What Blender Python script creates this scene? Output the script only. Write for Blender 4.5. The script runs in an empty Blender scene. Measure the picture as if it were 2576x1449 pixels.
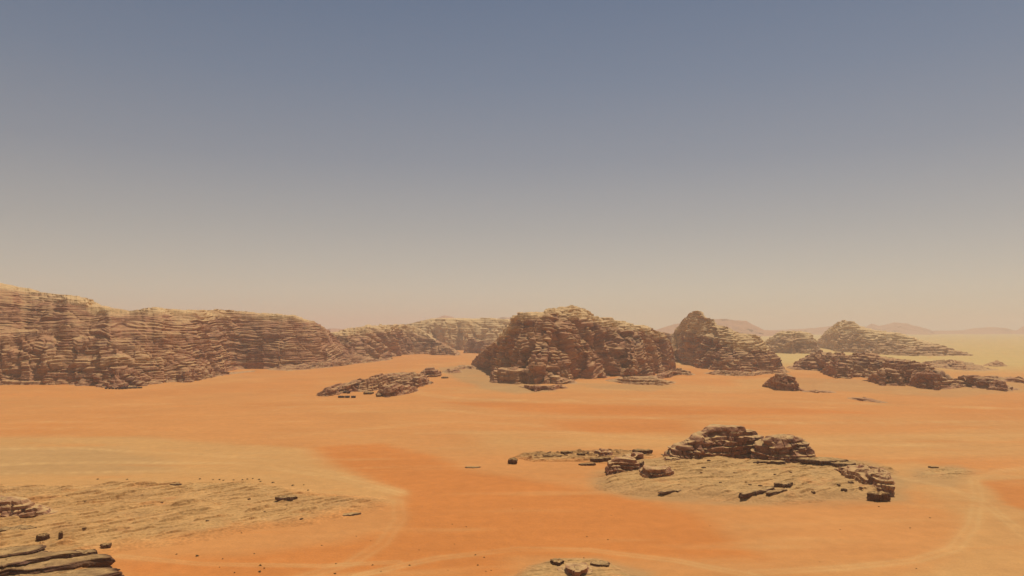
import bpy, math, random
import numpy as np

sc = bpy.context.scene
R = math.radians

# ---------------------------------------------------------------- camera
CAM_H = 70.0
VW, VH, VF = 2576.0, 1449.0, 1861.0          # survey picture size and focal length in its pixels
PITCH = R(3.12)
cam_d = bpy.data.cameras.new('camera')
cam_d.sensor_width = 36.0
cam_d.lens = 36.0 * VF / VW
cam_d.clip_start, cam_d.clip_end = 1.0, 60000.0
cam = bpy.data.objects.new('camera', cam_d)
cam.location = (0, 0, CAM_H)
cam.rotation_euler = (R(90) + PITCH, 0, 0)
sc.collection.objects.link(cam)
sc.camera = cam

# ---------------------------------------------------------------- sky, sun, exposure
SUN_EL, SUN_AZ = 66.0, 33.0                  # azimuth from +Y (view direction) towards +X
world = bpy.data.worlds.new('World'); sc.world = world; world.use_nodes = True
wn = world.node_tree; wn.nodes.clear()
out = wn.nodes.new('ShaderNodeOutputWorld'); bg = wn.nodes.new('ShaderNodeBackground')
sky = wn.nodes.new('ShaderNodeTexSky'); sky.sky_type = 'NISHITA'; sky.sun_disc = False
sky.sun_elevation = R(SUN_EL); sky.sun_rotation = R(SUN_AZ)
sky.altitude = 900; sky.air_density = 1.0; sky.dust_density = 1.5; sky.ozone_density = 1.0
# dust in the air greys and warms the sky towards the horizon, all the way round
tc = wn.nodes.new('ShaderNodeTexCoord'); sx = wn.nodes.new('ShaderNodeSeparateXYZ')
ramp = wn.nodes.new('ShaderNodeValToRGB'); ramp.color_ramp.interpolation = 'LINEAR'
mul = wn.nodes.new('ShaderNodeMix'); mul.data_type = 'RGBA'; mul.blend_type = 'MIX'; mul.inputs[0].default_value = 0.78
wn.links.new(tc.outputs['Generated'], sx.inputs[0]); wn.links.new(sx.outputs[2], ramp.inputs[0])
SKY_TINT = [(0.00, (5.6, 4.5, 3.3)), (0.05, (5.3, 4.4, 3.3)), (0.13, (3.8, 3.35, 2.75)), (0.22, (2.45, 2.4, 2.4)), (0.32, (1.58, 1.82, 2.22)), (0.42, (1.0, 1.35, 1.92)), (1.0, (0.8, 1.1, 1.8))]
cr = ramp.color_ramp
while len(cr.elements) < len(SKY_TINT): cr.elements.new(0.5)
for e, (p, c) in zip(cr.elements, SKY_TINT):
    e.position = p; e.color = (*c, 1)
wn.links.new(sky.outputs[0], mul.inputs[6]); wn.links.new(ramp.outputs[0], mul.inputs[7])
wn.links.new(mul.outputs[2], bg.inputs[0]); bg.inputs[1].default_value = 0.10
wn.links.new(bg.outputs[0], out.inputs[0])

sun_d = bpy.data.lights.new('sun', 'SUN'); sun_d.energy = 3.75; sun_d.angle = R(0.53); sun_d.color = (1.0, 0.93, 0.83)
sun = bpy.data.objects.new('sun', sun_d)
sun.rotation_euler = (R(90 - SUN_EL), 0, R(180 - SUN_AZ)); sun.location = (300, 400, 600)
sc.collection.objects.link(sun)
vs = sc.view_settings
vs.view_transform = 'Standard'; vs.look = 'None'; vs.exposure = 0.0; vs.gamma = 1.0; vs.use_curve_mapping = False
sc.cycles.use_denoising = True
sc.cycles.max_bounces = 5; sc.cycles.diffuse_bounces = 3; sc.cycles.volume_bounces = 1

# ---------------------------------------------------------------- geometry helpers
cp, sp = math.cos(PITCH), math.sin(PITCH)
def ray(u, v):
    a = (np.asarray(u, float) - VW / 2) / VF; b = -(np.asarray(v, float) - VH / 2) / VF
    return a, cp - sp * b, sp + cp * b
def ground(u, v, z=0.0):
    """surveyed ground point (metres) of a sighting at height z"""
    a, y, w = ray(u, v); t = (z - CAM_H) / w
    return a * t, y * t
def sight(u, v, Y):
    """height and x of a sighting at world distance Y"""
    a, y, w = ray(u, v); t = Y / y
    return a * t, CAM_H + w * t

_rs = np.random.RandomState(7)
_perm = _rs.permutation(256); _perm = np.concatenate([_perm, _perm, _perm])
_g = _rs.normal(size=(256, 3)); _g /= np.linalg.norm(_g, axis=1)[:, None]
def pn(x, y, z=0.0, seed=0):
    x, y, z = np.broadcast_arrays(np.asarray(x, float) + seed * 17.31, np.asarray(y, float) + seed * 5.77, np.asarray(z, float) + seed * 2.13)
    xi, yi, zi = np.floor(x).astype(np.int64), np.floor(y).astype(np.int64), np.floor(z).astype(np.int64)
    fx, fy, fz = x - xi, y - yi, z - zi
    xi &= 255; yi &= 255; zi &= 255
    s = lambda t: t * t * t * (t * (t * 6 - 15) + 10)
    ux, uy, uz = s(fx), s(fy), s(fz)
    res = 0
    for i in (0, 1):
        wx = ux if i else 1 - ux
        hx = _perm[xi + i]
        for j in (0, 1):
            wy = uy if j else 1 - uy
            hy = _perm[hx + yi + j]
            for k in (0, 1):
                wz = uz if k else 1 - uz
                g = _g[_perm[hy + zi + k]]
                res = res + wx * wy * wz * (g[..., 0] * (fx - i) + g[..., 1] * (fy - j) + g[..., 2] * (fz - k))
    return res * 1.5
def fbm(x, y, z=0.0, o=3, seed=0):
    r, a, f, n = 0, 1.0, 1.0, 0.0
    for k in range(o):
        r = r + a * pn(np.asarray(x) * f, np.asarray(y) * f, np.asarray(z) * f, seed + k * 3); n += a; a *= 0.5; f *= 2.03
    return r / n
def sstep(x, a, b):
    t = np.clip((x - a) / (b - a), 0, 1); return t * t * (3 - 2 * t)
def lerp(a, b, t):
    t = np.asarray(t)[..., None]; return np.asarray(a) * (1 - t) + np.asarray(b) * t

def make_mesh(name, V, F, col=None, mat=None, smooth=False):
    me = bpy.data.meshes.new(name)
    V = np.ascontiguousarray(V, np.float32); F = np.ascontiguousarray(F, np.int32)
    k = F.shape[1]
    me.vertices.add(len(V)); me.vertices.foreach_set('co', V.ravel())
    me.loops.add(F.size); me.loops.foreach_set('vertex_index', F.ravel())
    me.polygons.add(len(F)); me.polygons.foreach_set('loop_start', np.arange(0, F.size, k, dtype=np.int32))
    me.update(calc_edges=True); me.validate()
    if col is not None:
        at = me.color_attributes.new('tint', 'FLOAT_COLOR', 'POINT')
        c4 = np.ones((len(V), 4), np.float32); c4[:, :3] = col
        at.data.foreach_set('color', c4.ravel())
    me.polygons.foreach_set('use_smooth', np.full(len(F), bool(smooth)))
    if mat: me.materials.append(mat)
    return me
def link(name, data, parent=None):
    o = bpy.data.objects.new(name, data); sc.collection.objects.link(o)
    if parent: o.parent = parent
    return o
def tag(o, label, cat, group=None):
    o['label'] = label; o['category'] = cat
    if group: o['group'] = group
    return o
def thing(name, label, cat, loc=(0, 0, 0), group=None):
    return tag(link(name, None), label, cat, group) if loc == (0, 0, 0) else _at(tag(link(name, None), label, cat, group), loc)
def _at(o, loc):
    o.location = loc; return o
def grid_faces(nu, nv, wrap=False):
    i = np.arange(nu if wrap else nu - 1)[:, None]; j = np.arange(nv - 1)[None, :]
    i2 = (i + 1) % nu
    return np.stack([i * nv + j, i2 * nv + j, i2 * nv + j + 1, i * nv + j + 1], -1).reshape(-1, 4)

# ---------------------------------------------------------------- materials
def material(name, rough=0.95, grain=None, bump=None, tint=True, colour=(0.5, 0.5, 0.5)):
    """colour from the mesh attribute 'tint', multiplied by procedural grain, with fine relief"""
    m = bpy.data.materials.new(name); m.use_nodes = True
    nt = m.node_tree; b = nt.nodes['Principled BSDF']
    b.inputs['Roughness'].default_value = rough; b.inputs['Specular IOR Level'].default_value = 0.1
    if tint:
        a = nt.nodes.new('ShaderNodeAttribute'); a.attribute_name = 'tint'; src = a.outputs['Color']
    else:
        a = nt.nodes.new('ShaderNodeRGB'); a.outputs[0].default_value = (*colour, 1); src = a.outputs[0]
    geo = nt.nodes.new('ShaderNodeNewGeometry')
    for scale, lo, hi, stretch in (grain or []):
        mp = nt.nodes.new('ShaderNodeMapping'); mp.inputs['Scale'].default_value = stretch
        nt.links.new(geo.outputs['Position'], mp.inputs[0])
        n = nt.nodes.new('ShaderNodeTexNoise'); n.inputs['Scale'].default_value = scale; n.inputs['Detail'].default_value = 5
        nt.links.new(mp.outputs[0], n.inputs['Vector'])
        mr = nt.nodes.new('ShaderNodeMapRange'); mr.inputs[1].default_value = 0.3; mr.inputs[2].default_value = 0.7
        mr.inputs[3].default_value = lo; mr.inputs[4].default_value = hi
        nt.links.new(n.outputs[0], mr.inputs[0])
        mx = nt.nodes.new('ShaderNodeVectorMath'); mx.operation = 'SCALE'
        nt.links.new(src, mx.inputs[0]); nt.links.new(mr.outputs[0], mx.inputs['Scale']); src = mx.outputs[0]
    nt.links.new(src, b.inputs['Base Color'])
    if bump:
        prev = None
        for scale, dist, stretch in bump:
            mp = nt.nodes.new('ShaderNodeMapping'); mp.inputs['Scale'].default_value = stretch
            nt.links.new(geo.outputs['Position'], mp.inputs[0])
            n = nt.nodes.new('ShaderNodeTexNoise'); n.inputs['Scale'].default_value = scale; n.inputs['Detail'].default_value = 6
            nt.links.new(mp.outputs[0], n.inputs['Vector'])
            bp = nt.nodes.new('ShaderNodeBump'); bp.inputs['Distance'].default_value = dist; bp.inputs['Strength'].default_value = 1.0
            nt.links.new(n.outputs[0], bp.inputs['Height'])
            if prev: nt.links.new(prev.outputs[0], bp.inputs['Normal'])
            prev = bp
        nt.links.new(prev.outputs[0], b.inputs['Normal'])
    return m

M_ROCK = material('layered_sandstone', 0.95, [(0.25, 0.72, 1.25, (1, 1, 4)), (1.3, 0.85, 1.15, (1, 1, 2))], [(0.6, 0.7, (1, 1, 4))])
M_NEAR = material('near_sandstone', 0.95, [(0.35, 0.75, 1.22, (1, 1, 3)), (2.2, 0.82, 1.18, (1, 1, 2))], [(0.9, 0.35, (1, 1, 3)), (4.0, 0.06, (1, 1, 1))])
M_SHELF = material('weathered_shelf_rock', 0.95, [(0.12, 0.85, 1.12, (1, 1, 1)), (0.9, 0.8, 1.18, (1, 1, 1))], [(0.7, 0.25, (1, 1, 1)), (3.0, 0.05, (1, 1, 1))])
M_SAND = material('desert_sand', 1.0, [(0.012, 0.95, 1.05, (1, 1, 1)), (0.2, 0.94, 1.05, (1, 1, 1)), (1.7, 0.92, 1.06, (1, 1, 1))], [(0.35, 0.22, (1, 1.6, 1)), (1.6, 0.07, (1, 1, 1))])
M_SHRUB = material('dry_shrub', 0.9, tint=False, colour=(0.10, 0.085, 0.035))
M_STEM = material('dry_stem', 0.9, tint=False, colour=(0.12, 0.075, 0.04))
M_TENT = material('goat_hair_cloth', 0.9, [(2.0, 0.7, 1.3, (1, 1, 1))], None, False, (0.045, 0.03, 0.026))
M_TENTW = material('striped_tent_wall', 0.9, [(3.0, 0.7, 1.3, (1, 1, 1))], None, False, (0.10, 0.055, 0.04))
M_POLE = material('tent_pole', 0.8, tint=False, colour=(0.20, 0.13, 0.08))

# ---------------------------------------------------------------- sand sheet
ORANGE = np.array((0.545, 0.190, 0.042)); MID = np.array((0.555, 0.236, 0.067)); PALE = np.array((0.545, 0.287, 0.094))
GREY = np.array((0.410, 0.240, 0.092)); YELLOW = np.array((0.540, 0.355, 0.122)); LIGHT = np.array((0.60, 0.343, 0.122))

def poly_dist(x, y, poly, closed=True):
    """signed distance (inside positive) to a polygon, or distance to an open line"""
    px, py = poly; n = len(px); d = np.full(x.shape, 1e18); inside = np.zeros(x.shape, bool)
    for i in range(n if closed else n - 1):
        j = (i + 1) % n
        ex, ey = px[j] - px[i], py[j] - py[i]
        t = np.clip(((x - px[i]) * ex + (y - py[i]) * ey) / (ex * ex + ey * ey + 1e-9), 0, 1)
        d = np.minimum(d, (x - px[i] - t * ex) ** 2 + (y - py[i] - t * ey) ** 2)
        if closed:
            c = (py[i] > y) != (py[j] > y)
            inside ^= c & (x < ex * (y - py[i]) / (ey + 1e-12) + px[i])
    d = np.sqrt(d)
    return np.where(inside, d, -d) if closed else d
def gpoly(pts):
    a = np.array(pts, float); return ground(a[:, 0], a[:, 1])

def sand_height(x, y):
    r = np.hypot(x, y)
    h = 1.6 * fbm(x / 240, y / 240, 0.3, 3, 11) + 0.35 * fbm(x / 40, y / 40, 0.7, 2, 12)
    return h * sstep(r, 120, 400)

SAND_ZONES = [   # polygon sightings, colour, softness in metres, weight
    ([(780, 1128), (870, 1185), (1005, 1240), (1000, 1330), (860, 1372), (620, 1400), (300, 1420), (330, 1500), (1250, 1500), (1300, 1405), (1900, 1400), (1750, 1290), (1500, 1240), (1330, 1205), (1180, 1185), (1080, 1145), (950, 1120)], ORANGE, 9, 0.95),
    ([(-300, 1105), (350, 1100), (560, 1118), (770, 1128), (870, 1190), (1003, 1240), (985, 1268), (700, 1240), (300, 1225), (-300, 1230)], PALE, 10, 0.85),
    ([(-200, 1130), (300, 1130), (420, 1160), (420, 1185), (-200, 1200)], GREY, 14, 0.55),
    ([(1120, 1012), (1500, 1018), (2000, 1028), (2200, 1040), (1700, 1046), (1300, 1034)], ORANGE, 14, 0.8),
    ([(1400, 1062), (1750, 1055), (1720, 1082), (1480, 1090)], ORANGE, 14, 0.7),
    ([(1150, 1085), (1800, 1095), (2600, 1085), (2600, 1150), (2200, 1150), (1600, 1125), (1250, 1115)], PALE, 14, 0.55),
    ([(2100, 1185), (2300, 1165), (2460, 1195), (2640, 1180), (2640, 1520), (2250, 1520), (2420, 1380), (2440, 1300), (2300, 1230)], PALE, 8, 0.7),
    ([(2470, 1212), (2660, 1200), (2660, 1300), (2540, 1270)], ORANGE, 4, 0.85),
    ([(1100, 925), (1180, 918), (1260, 940), (1400, 985), (1300, 992), (1200, 975), (1130, 945)], GREY, 12, 0.75),
    ([(1440, 965), (1700, 970), (1640, 985), (1500, 978)], GREY, 10, 0.5),
    ([(1960, 985), (2110, 985), (2400, 1000), (2580, 985), (2580, 960), (2300, 960), (2000, 950)], GREY, 16, 0.45),
    ([(1840, 955), (1960, 950), (2000, 975), (1880, 980)], PALE, 15, 0.6),
    ([(1500, 1235), (1480, 1195), (1600, 1160), (2180, 1160), (2270, 1210), (2270, 1262), (2100, 1275), (1800, 1270), (1600, 1255)], GREY, 6, 0.75),
    ([(2300, 1185), (2400, 1172), (2450, 1185), (2400, 1225), (2300, 1215)], GREY, 6, 0.6),
    ([(1280, 1460), (1370, 1410), (1500, 1405), (1640, 1440), (1640, 1520), (1280, 1520)], GREY, 4, 0.7),
    ([(0, 990), (500, 975), (800, 935), (1000, 905), (1150, 895), (1170, 905), (1000, 930), (700, 975), (300, 1005)], ORANGE * 0.5 + MID * 0.5, 20, 0.6),
]
TRACKS = [       # pale tyre tracks: sightings, half width, weight
    ([(-200, 1172), (250, 1163), (600, 1166), (860, 1205), (1010, 1245)], 2.2, 0.75),
    ([(-200, 1132), (180, 1128), (420, 1140), (640, 1152), (860, 1195), (1008, 1238)], 2.0, 0.6),
    ([(-200, 1196), (120, 1190), (380, 1186), (560, 1190), (700, 1206)], 1.6, 0.6),
    ([(2660, 1168), (2520, 1186), (2450, 1206), (2462, 1250), (2448, 1320), (2400, 1380), (2300, 1410), (2120, 1428), (1900, 1440)], 1.7, 0.5),
    ([(2250, 1200), (2380, 1225), (2470, 1262), (2560, 1330), (2680, 1430)], 1.5, 0.45),
    ([(900, 1449), (1100, 1405), (1300, 1382), (1480, 1384), (1700, 1410), (1900, 1449)], 1.5, 0.6),
    ([(1000, 1260), (1005, 1310), (960, 1370), (880, 1420), (700, 1470)], 2.0, 0.35),
    ([(300, 1400), (500, 1420), (800, 1425), (1000, 1415)], 1.2, 0.45),
    ([(1060, 1090), (1400, 1085), (1620, 1100), (1900, 1108), (2576, 1130)], 4.0, 0.35),
    ([(1100, 1030), (1250, 1045), (1600, 1050), (1900, 1065), (2576, 1060)], 4.0, 0.4),
    ([(1040, 985), (1120, 1000), (1350, 1010), (1700, 1004), (2000, 1010), (2576, 1030)], 6.0, 0.45),
    ([(700, 1100), (900, 1080), (1150, 1060), (1350, 1070)], 4.0, 0.3),
    ([(2300, 1120), (2576, 1100)], 5.0, 0.3),
]
def sand_colour(x, y):
    n1 = fbm(x / 320, y / 200, 0.2, 4, 21); n2 = fbm(x / 90, y / 60, 0.4, 3, 25); n3 = fbm(x / 25, y / 14, 0.9, 3, 28)
    n4 = fbm(x / 130, y / 16, 0.6, 4, 31); n5 = fbm((x + 0.4 * y) / 70, (y - 0.2 * x) / 9, 0.3, 3, 35)
    c = np.broadcast_to(MID, x.shape + (3,)).copy()
    c = lerp(c, ORANGE, sstep(n1 + 0.5 * n2, 0.05, 0.6) * 0.5)
    c = lerp(c, PALE, sstep(-n1 + 0.5 * n2, 0.0, 0.45) * 0.45)
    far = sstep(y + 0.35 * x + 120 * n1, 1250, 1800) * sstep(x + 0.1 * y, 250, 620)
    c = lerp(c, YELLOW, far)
    wob = 7 * n2 + 3 * n3 + 2 * n5
    for pts, col, soft, wt in SAND_ZONES:
        d = poly_dist(x, y, gpoly(pts)) + wob * soft / 8
        c = lerp(c, col, sstep(d, -soft, soft * 0.8) * wt)
    for pts, hw, wt in TRACKS:
        d = poly_dist(x, y, gpoly(pts), False) + 0.5 * n3
        w = 0.55 * (1 - sstep(d, hw * 0.8, hw * 2.6)) + 0.45 * (1 - sstep(np.abs(d - hw * 0.9), 0.2 * hw, 0.6 * hw))
        c = lerp(c, LIGHT, w * wt * np.clip(0.7 + 1.0 * n2 + 0.4 * n3, 0, 1))
    c = lerp(c, LIGHT, sstep(n4 + 0.4 * n5, 0.12, 0.6) * 0.30)
    c = lerp(c, ORANGE, sstep(-n4 + 0.4 * n5, 0.2, 0.6) * 0.35)
    c = lerp(c, LIGHT, sstep(n3 + 0.6 * n2, 0.35, 0.8) * 0.25)
    return c * (1 + 0.06 * n3 + 0.05 * n5)[..., None]
def build_sand():
    ang = np.concatenate([np.linspace(-180, -44, 36)[:-1], np.linspace(-44, 44, 860), np.linspace(44, 180, 36)[1:-1]]) * math.pi / 180
    inv = np.concatenate([[1 / 2.0, 1 / 40, 1 / 90], np.linspace(1 / 140, 1 / 3000, 360), 1 / np.array([3300, 3700, 4200, 5000, 6000, 7500, 9500, 12000, 16500.])])
    r = 1 / inv
    A, Rr = np.meshgrid(ang, r, indexing='ij')
    x, y = Rr * np.sin(A), Rr * np.cos(A)
    z = sand_height(x, y)
    c = sand_colour(x, y)
    F = grid_faces(len(ang), len(r), wrap=True)[:, ::-1]
    V = np.stack([x, y, z], -1).reshape(-1, 3)
    o = link('sand', make_mesh('sand', V, F, c.reshape(-1, 3), M_SAND, True)); o['kind'] = 'structure'
build_sand()

# ---------------------------------------------------------------- big rock masses
BROWN = np.array((0.360, 0.162, 0.079)); DARK = np.array((0.175, 0.083, 0.054)); RED = np.array((0.400, 0.178, 0.078))
TAN = np.array((0.560, 0.335, 0.145)); CREAM = np.array((0.630, 0.415, 0.185)); LIT_DUST = np.array((0.535, 0.325, 0.130))

def curve(v, U):
    if np.isscalar(v): return np.full(U.shape, float(v))
    a = np.array(v, float); return np.interp(U, a[:, 0], a[:, 1])

def massif(name, label, cat, sky, foot, crest=70, back=90, q=2.2, beds=3.2, amp=2.4, gully=7, lump=9, lg=42, dip=0.0,
           cap=0.80, pale=0.0, seed=0, dens=1.5, parts=None, group=None, patch=0.55, fiss=0.0, warp=6.0, lb=None, vdens=2.8,
           terr=1.0, rag=0.03, sc_=1.0, parent=None, part='rock_body', mat=None, dark=0.0, lift=0.0, bedparts=0.0, sj=3.0, lat=1.3, lit_dust=0.6, red=0.5):
    """rock mass swept along a surveyed skyline and foot line, then weathered: spurs, gullies, terraces and bedded ledges"""
    sky = np.array(sky, float); foot = np.array(foot, float)
    nu = max(24, int((sky[-1, 0] - sky[0, 0]) * 0.3975 * dens))
    U = np.linspace(sky[0, 0], sky[-1, 0], nu)
    sv = np.interp(U, sky[:, 0], sky[:, 1]); fv = np.interp(U, foot[:, 0], foot[:, 1])
    if nu > 200:
        w = nu // 40; fv = np.convolve(np.pad(fv, w, mode='edge'), np.ones(2 * w + 1) / (2 * w + 1), 'valid')
    fx, fy = ground(U, fv)
    fy = fy * (1 + rag * sc_ * fbm(U / 34, 0 * U + 0.5, seed * 1.7, 2, seed + 50))
    yc = fy + curve(crest, U)
    if nu > 40:                                             # keep the crest line gently curved in plan
        w = max(3, nu // 14); ker = np.ones(2 * w + 1) / (2 * w + 1)
        yc = np.convolve(np.pad(yc, w, mode='edge'), ker, 'valid')
        yc = np.maximum(yc, fy + 6 * sc_)
    cx, zc = sight(U, sv, yc); zc = np.maximum(zc, 0.3 * sc_)
    bx, by = cx * (1 + 0.02 * sc_), yc + curve(back, U)
    H = zc.max(); Dp = np.mean(yc - fy); base = -3.0 * sc_
    hgt = (foot[:, 1].max() - sky[:, 1].min()) * 0.3975
    nf = max(18, int(hgt * vdens)); nb = max(10, nf // 4)
    aa = np.linspace(0, 1, 1500); bb = 1 - (1 - aa) ** q
    sl = np.concatenate([[0], np.cumsum(np.hypot(np.diff(aa) * Dp * 0.5, np.diff(bb) * H))])
    a1 = np.interp(np.linspace(0, sl[-1], nf), sl, aa)[None]
    qq = (q * (1 + 0.45 * fbm(U / 70, 0 * U + seed, 0.5, 2, seed + 40)))[:, None]
    b1 = 1 - (1 - a1) ** qq
    a2 = np.linspace(0, 1, nb + 1)[None, 1:]; b2 = 1 - a2 ** qq
    col = lambda p: p[:, None]
    one = np.ones((nu, 1))
    X = np.concatenate([col(fx) + col(cx - fx) * a1, col(cx) + col(bx - cx) * a2], 1)
    Y = np.concatenate([col(fy) + col(yc - fy) * a1, col(yc) + col(by - yc) * a2], 1)
    B = np.concatenate([b1 * one, b2 * one], 1)
    w = max(2, nu // 9); zs = np.convolve(np.pad(zc, w, mode='edge'), np.ones(2 * w + 1) / (2 * w + 1), 'valid')
    endk = np.minimum(1, np.minimum(np.arange(nu), np.arange(nu)[::-1]) / (0.10 * nu + 1)); zs = zc + (zs - zc) * endk
    Z = base + col(zs - base) * B + col(zc - zs) * B ** 5   # steps of the skyline die out down the face
    Z = Z + col(sight(U, sv + sj * fbm(U / 11, 0 * U + 0.3, seed * 0.9, 3, seed + 60), yc)[1] - sight(U, sv, yc)[1]) * B ** 10 * (col(zc) > 2 * sc_)
    P = np.stack([X, Y, Z], -1)
    def normals(P):
        du = np.gradient(P, axis=0); dv = np.gradient(P, axis=1)
        N = np.cross(du, dv); return N / (np.linalg.norm(N, axis=-1, keepdims=True) + 1e-9)
    N = normals(P)
    x, y, z = X / sc_, Y / sc_, Z / sc_; Hs = H / sc_       # noise lengths scale with the size of the rock
    wv = warp * fbm(x / 140, y / 140, 0.3, 3, seed + 1) + 2.2 * pn(x / 38, y / 38, z / 60, seed + 14)
    wv = wv + 0.10 * x * 0 + 14 * pn(x / 70, y / 70, z / 45, seed + 15) * sstep(pn(x / 130, y / 130, z / 70, seed + 16), 0.08, 0.3)
    zz = z + wv + dip * x
    Lb = (lb or max(30.0, Hs * 0.7))
    big = lump * fbm(x / Lb, y / Lb, z / (1.3 * Lb), 3, seed + 2)
    sk = 14 * fbm(x / 50, y / 50, z / 35, 2, seed + 17)     # gullies wander instead of running plumb
    rg = np.clip(1 - 3.2 * np.abs(pn((x + sk) / lg, (y + sk) / lg, z / (3 * lg), seed + 3)), 0, 1)
    rg2 = np.clip(1 - 4.0 * np.abs(pn((x - sk) / (lg * .4), (y + sk) / (lg * .4), z / (1.5 * lg), seed + 4)), 0, 1)
    L1 = np.tanh(2.6 * pn(x / (34 * lat), y / (34 * lat), zz / beds, seed + 5)); L2 = np.tanh(2.2 * pn(x / (110 * lat), y / (110 * lat), zz / (2.7 * beds), seed + 6))
    L3 = pn(x / (13 * lat), y / (13 * lat), zz / (0.6 * beds), seed + 7); fine = fbm(x / 5, y / 5, z / 4, 2, seed + 8)
    brk = sstep(fbm(x / 55, y / 55, z / 32, 2, seed + 9), -0.35, 0.25)
    d = big - gully * (rg ** 1.5 * 0.9 + rg2 ** 2 * 0.45) + 2.6 / lat * pn(x / 17, y / 17, z / 24, seed + 10)
    if fiss:                                                # sharp upright joints
        d = d - fiss * np.clip(1 - 14 * np.abs(pn(x / 55, y / 55, z / 600, seed + 12)), 0, 1)
    endf = np.minimum(1, np.minimum(np.arange(nu), np.arange(nu)[::-1]) / (0.04 * nu + 1))[:, None]
    up = np.clip(1.15 - B ** 3, 0.25, 1)                    # the skyline keeps its surveyed height
    d = d * (0.25 + 0.75 * endf) * up * sc_
    dl = amp * (0.65 * L1 + 0.75 * L2 * (0.4 + 0.6 * brk) + 0.45 * L3) + 0.7 * fine
    dl = dl * (0.3 + 0.7 * endf) * np.clip(z / (0.06 * Hs + 1), 0.3, 1) * sc_
    P = P.copy()
    P[..., 0] += N[..., 0] * d; P[..., 1] += N[..., 1] * d; P[..., 2] += N[..., 2] * np.clip(0.5 * d, -5 * sc_, 3 * sc_) * sstep(z, 0, 6)
    tw = wv + dip * x + 1.6 * pn(x / (24 * lat), y / (24 * lat), z / 12, seed + 13) + 0.5 * L3
    tb = beds * 1.45; zq = (P[..., 2] / sc_ + tw) / tb; zq0 = zq + 0.45 * pn(0 * zq, zq / 2.3 + seed, 0.5)
    fr = zq0 - np.floor(zq0)
    stp = np.floor(zq0) + sstep(fr, 0.34, 0.62) - zq0
    wgt = np.clip(0.2 + 0.8 * brk + 0.3 * L2, 0.05, 0.95) * sstep(P[..., 2] / sc_, 0.3, 2.5) * (0.4 + 0.6 * endf)
    P[..., 2] += stp * tb * wgt * terr * sc_
    hn = np.sqrt(N[..., 0] ** 2 + N[..., 1] ** 2) + 1e-6; hk = np.minimum(1.0, hn * 1.5) / hn
    P[..., 0] += N[..., 0] * hk * dl; P[..., 1] += N[..., 1] * hk * dl
    N2 = normals(P)
    # beds, varnish patches, pale upper sandstone; ledge sand that also paints tops as sunlit
    rel = Z / np.maximum(col(zc), 0.55 * H)
    pt = fbm(x / 55, y / 55, z / 22, 3, seed + 20); pt2 = fbm(x / 24, y / 24, zz / 9, 3, seed + 24)
    cp_ = sstep(rel + 0.16 * pt + 0.05 * L2, cap - 0.07, cap + 0.1)
    f = np.clip(patch * 0.5 + 0.75 * pt + 0.3 * pt2 + 0.16 * L2 + 0.14 * L1 + pale - dark, 0, 1)
    c = lerp(np.broadcast_to(BROWN, f.shape + (3,)), TAN, f * 0.85)
    c = lerp(c, DARK, np.clip(sstep(pt2 - 0.4 * pt, 0.08, 0.45) * 0.8 + dark * 0.6, 0, 1) * (1 - min(1, pale * 1.4)))
    c = lerp(c, RED, sstep(fbm(x / 80, y / 80, z / 50, 2, seed + 27), 0.05, 0.4) * red * (1 - min(1, pale)))
    c = lerp(c, CREAM, np.clip(cp_ * (0.85 + 0.3 * pt2) + 0.55 * pale, 0, 0.95))
    c = lerp(c, LIT_DUST, sstep(N2[..., 2], 0.70, 0.93) * sstep(pt2 + 0.45, 0, 0.6) * lit_dust * (1 - cp_))
    P[..., 2] += lift
    V = P.reshape(-1, 3); C = c.reshape(-1, 3)
    F = grid_faces(P.shape[0], P.shape[1])
    if parent: root = parent
    else:
        root = tag(link(name, None), label, cat, group); i0 = nu // 2; root.location = (fx[i0], fy[i0], 0)
    if bedparts:
        bi = np.floor((zq0 * tb * sc_ / bedparts).reshape(-1)[F].mean(1)).astype(int); bi = np.maximum(bi, 0)
        sets = []
        for k in np.unique(bi):                             # one part for each separate piece of a bed
            idx = np.where(bi == k)[0]; lab_ = np.arange(len(V)); Fk = F[idx]
            while True:
                m_ = lab_[Fk].min(1); new = lab_.copy(); np.minimum.at(new, Fk.ravel(), np.repeat(m_, 4)); new = new[new]
                if (new == lab_).all(): break
                lab_ = new
            for q_ in np.unique(lab_[Fk[:, 0]]):
                mk = np.zeros(len(F), bool); mk[idx[lab_[Fk[:, 0]] == q_]] = True; sets.append((part, mk))
    elif parts:
        fr_ = (rel + 0.16 * pt + 0.05 * L2).reshape(-1)[F].mean(1)
        sets = [(pname, (fr_ >= lo) & (fr_ < hi)) for pname, lo, hi in parts]
        sets[0] = (sets[0][0], fr_ < parts[0][2])
    else: sets = [(part, np.ones(len(F), bool))]
    for pname, msk in sets:
        if msk.sum() < (1 if bedparts else 4): continue
        ids, inv = np.unique(F[msk], return_inverse=True)
        link(pname, make_mesh(pname, V[ids] - np.array(root.location), inv.reshape(-1, 4), C[ids], mat or M_ROCK), root)
    return root

WALL3 = (('lower_cliff', 0.0, 0.36), ('upper_cliff', 0.36, 0.80), ('pale_summit', 0.80, 9))

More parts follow.
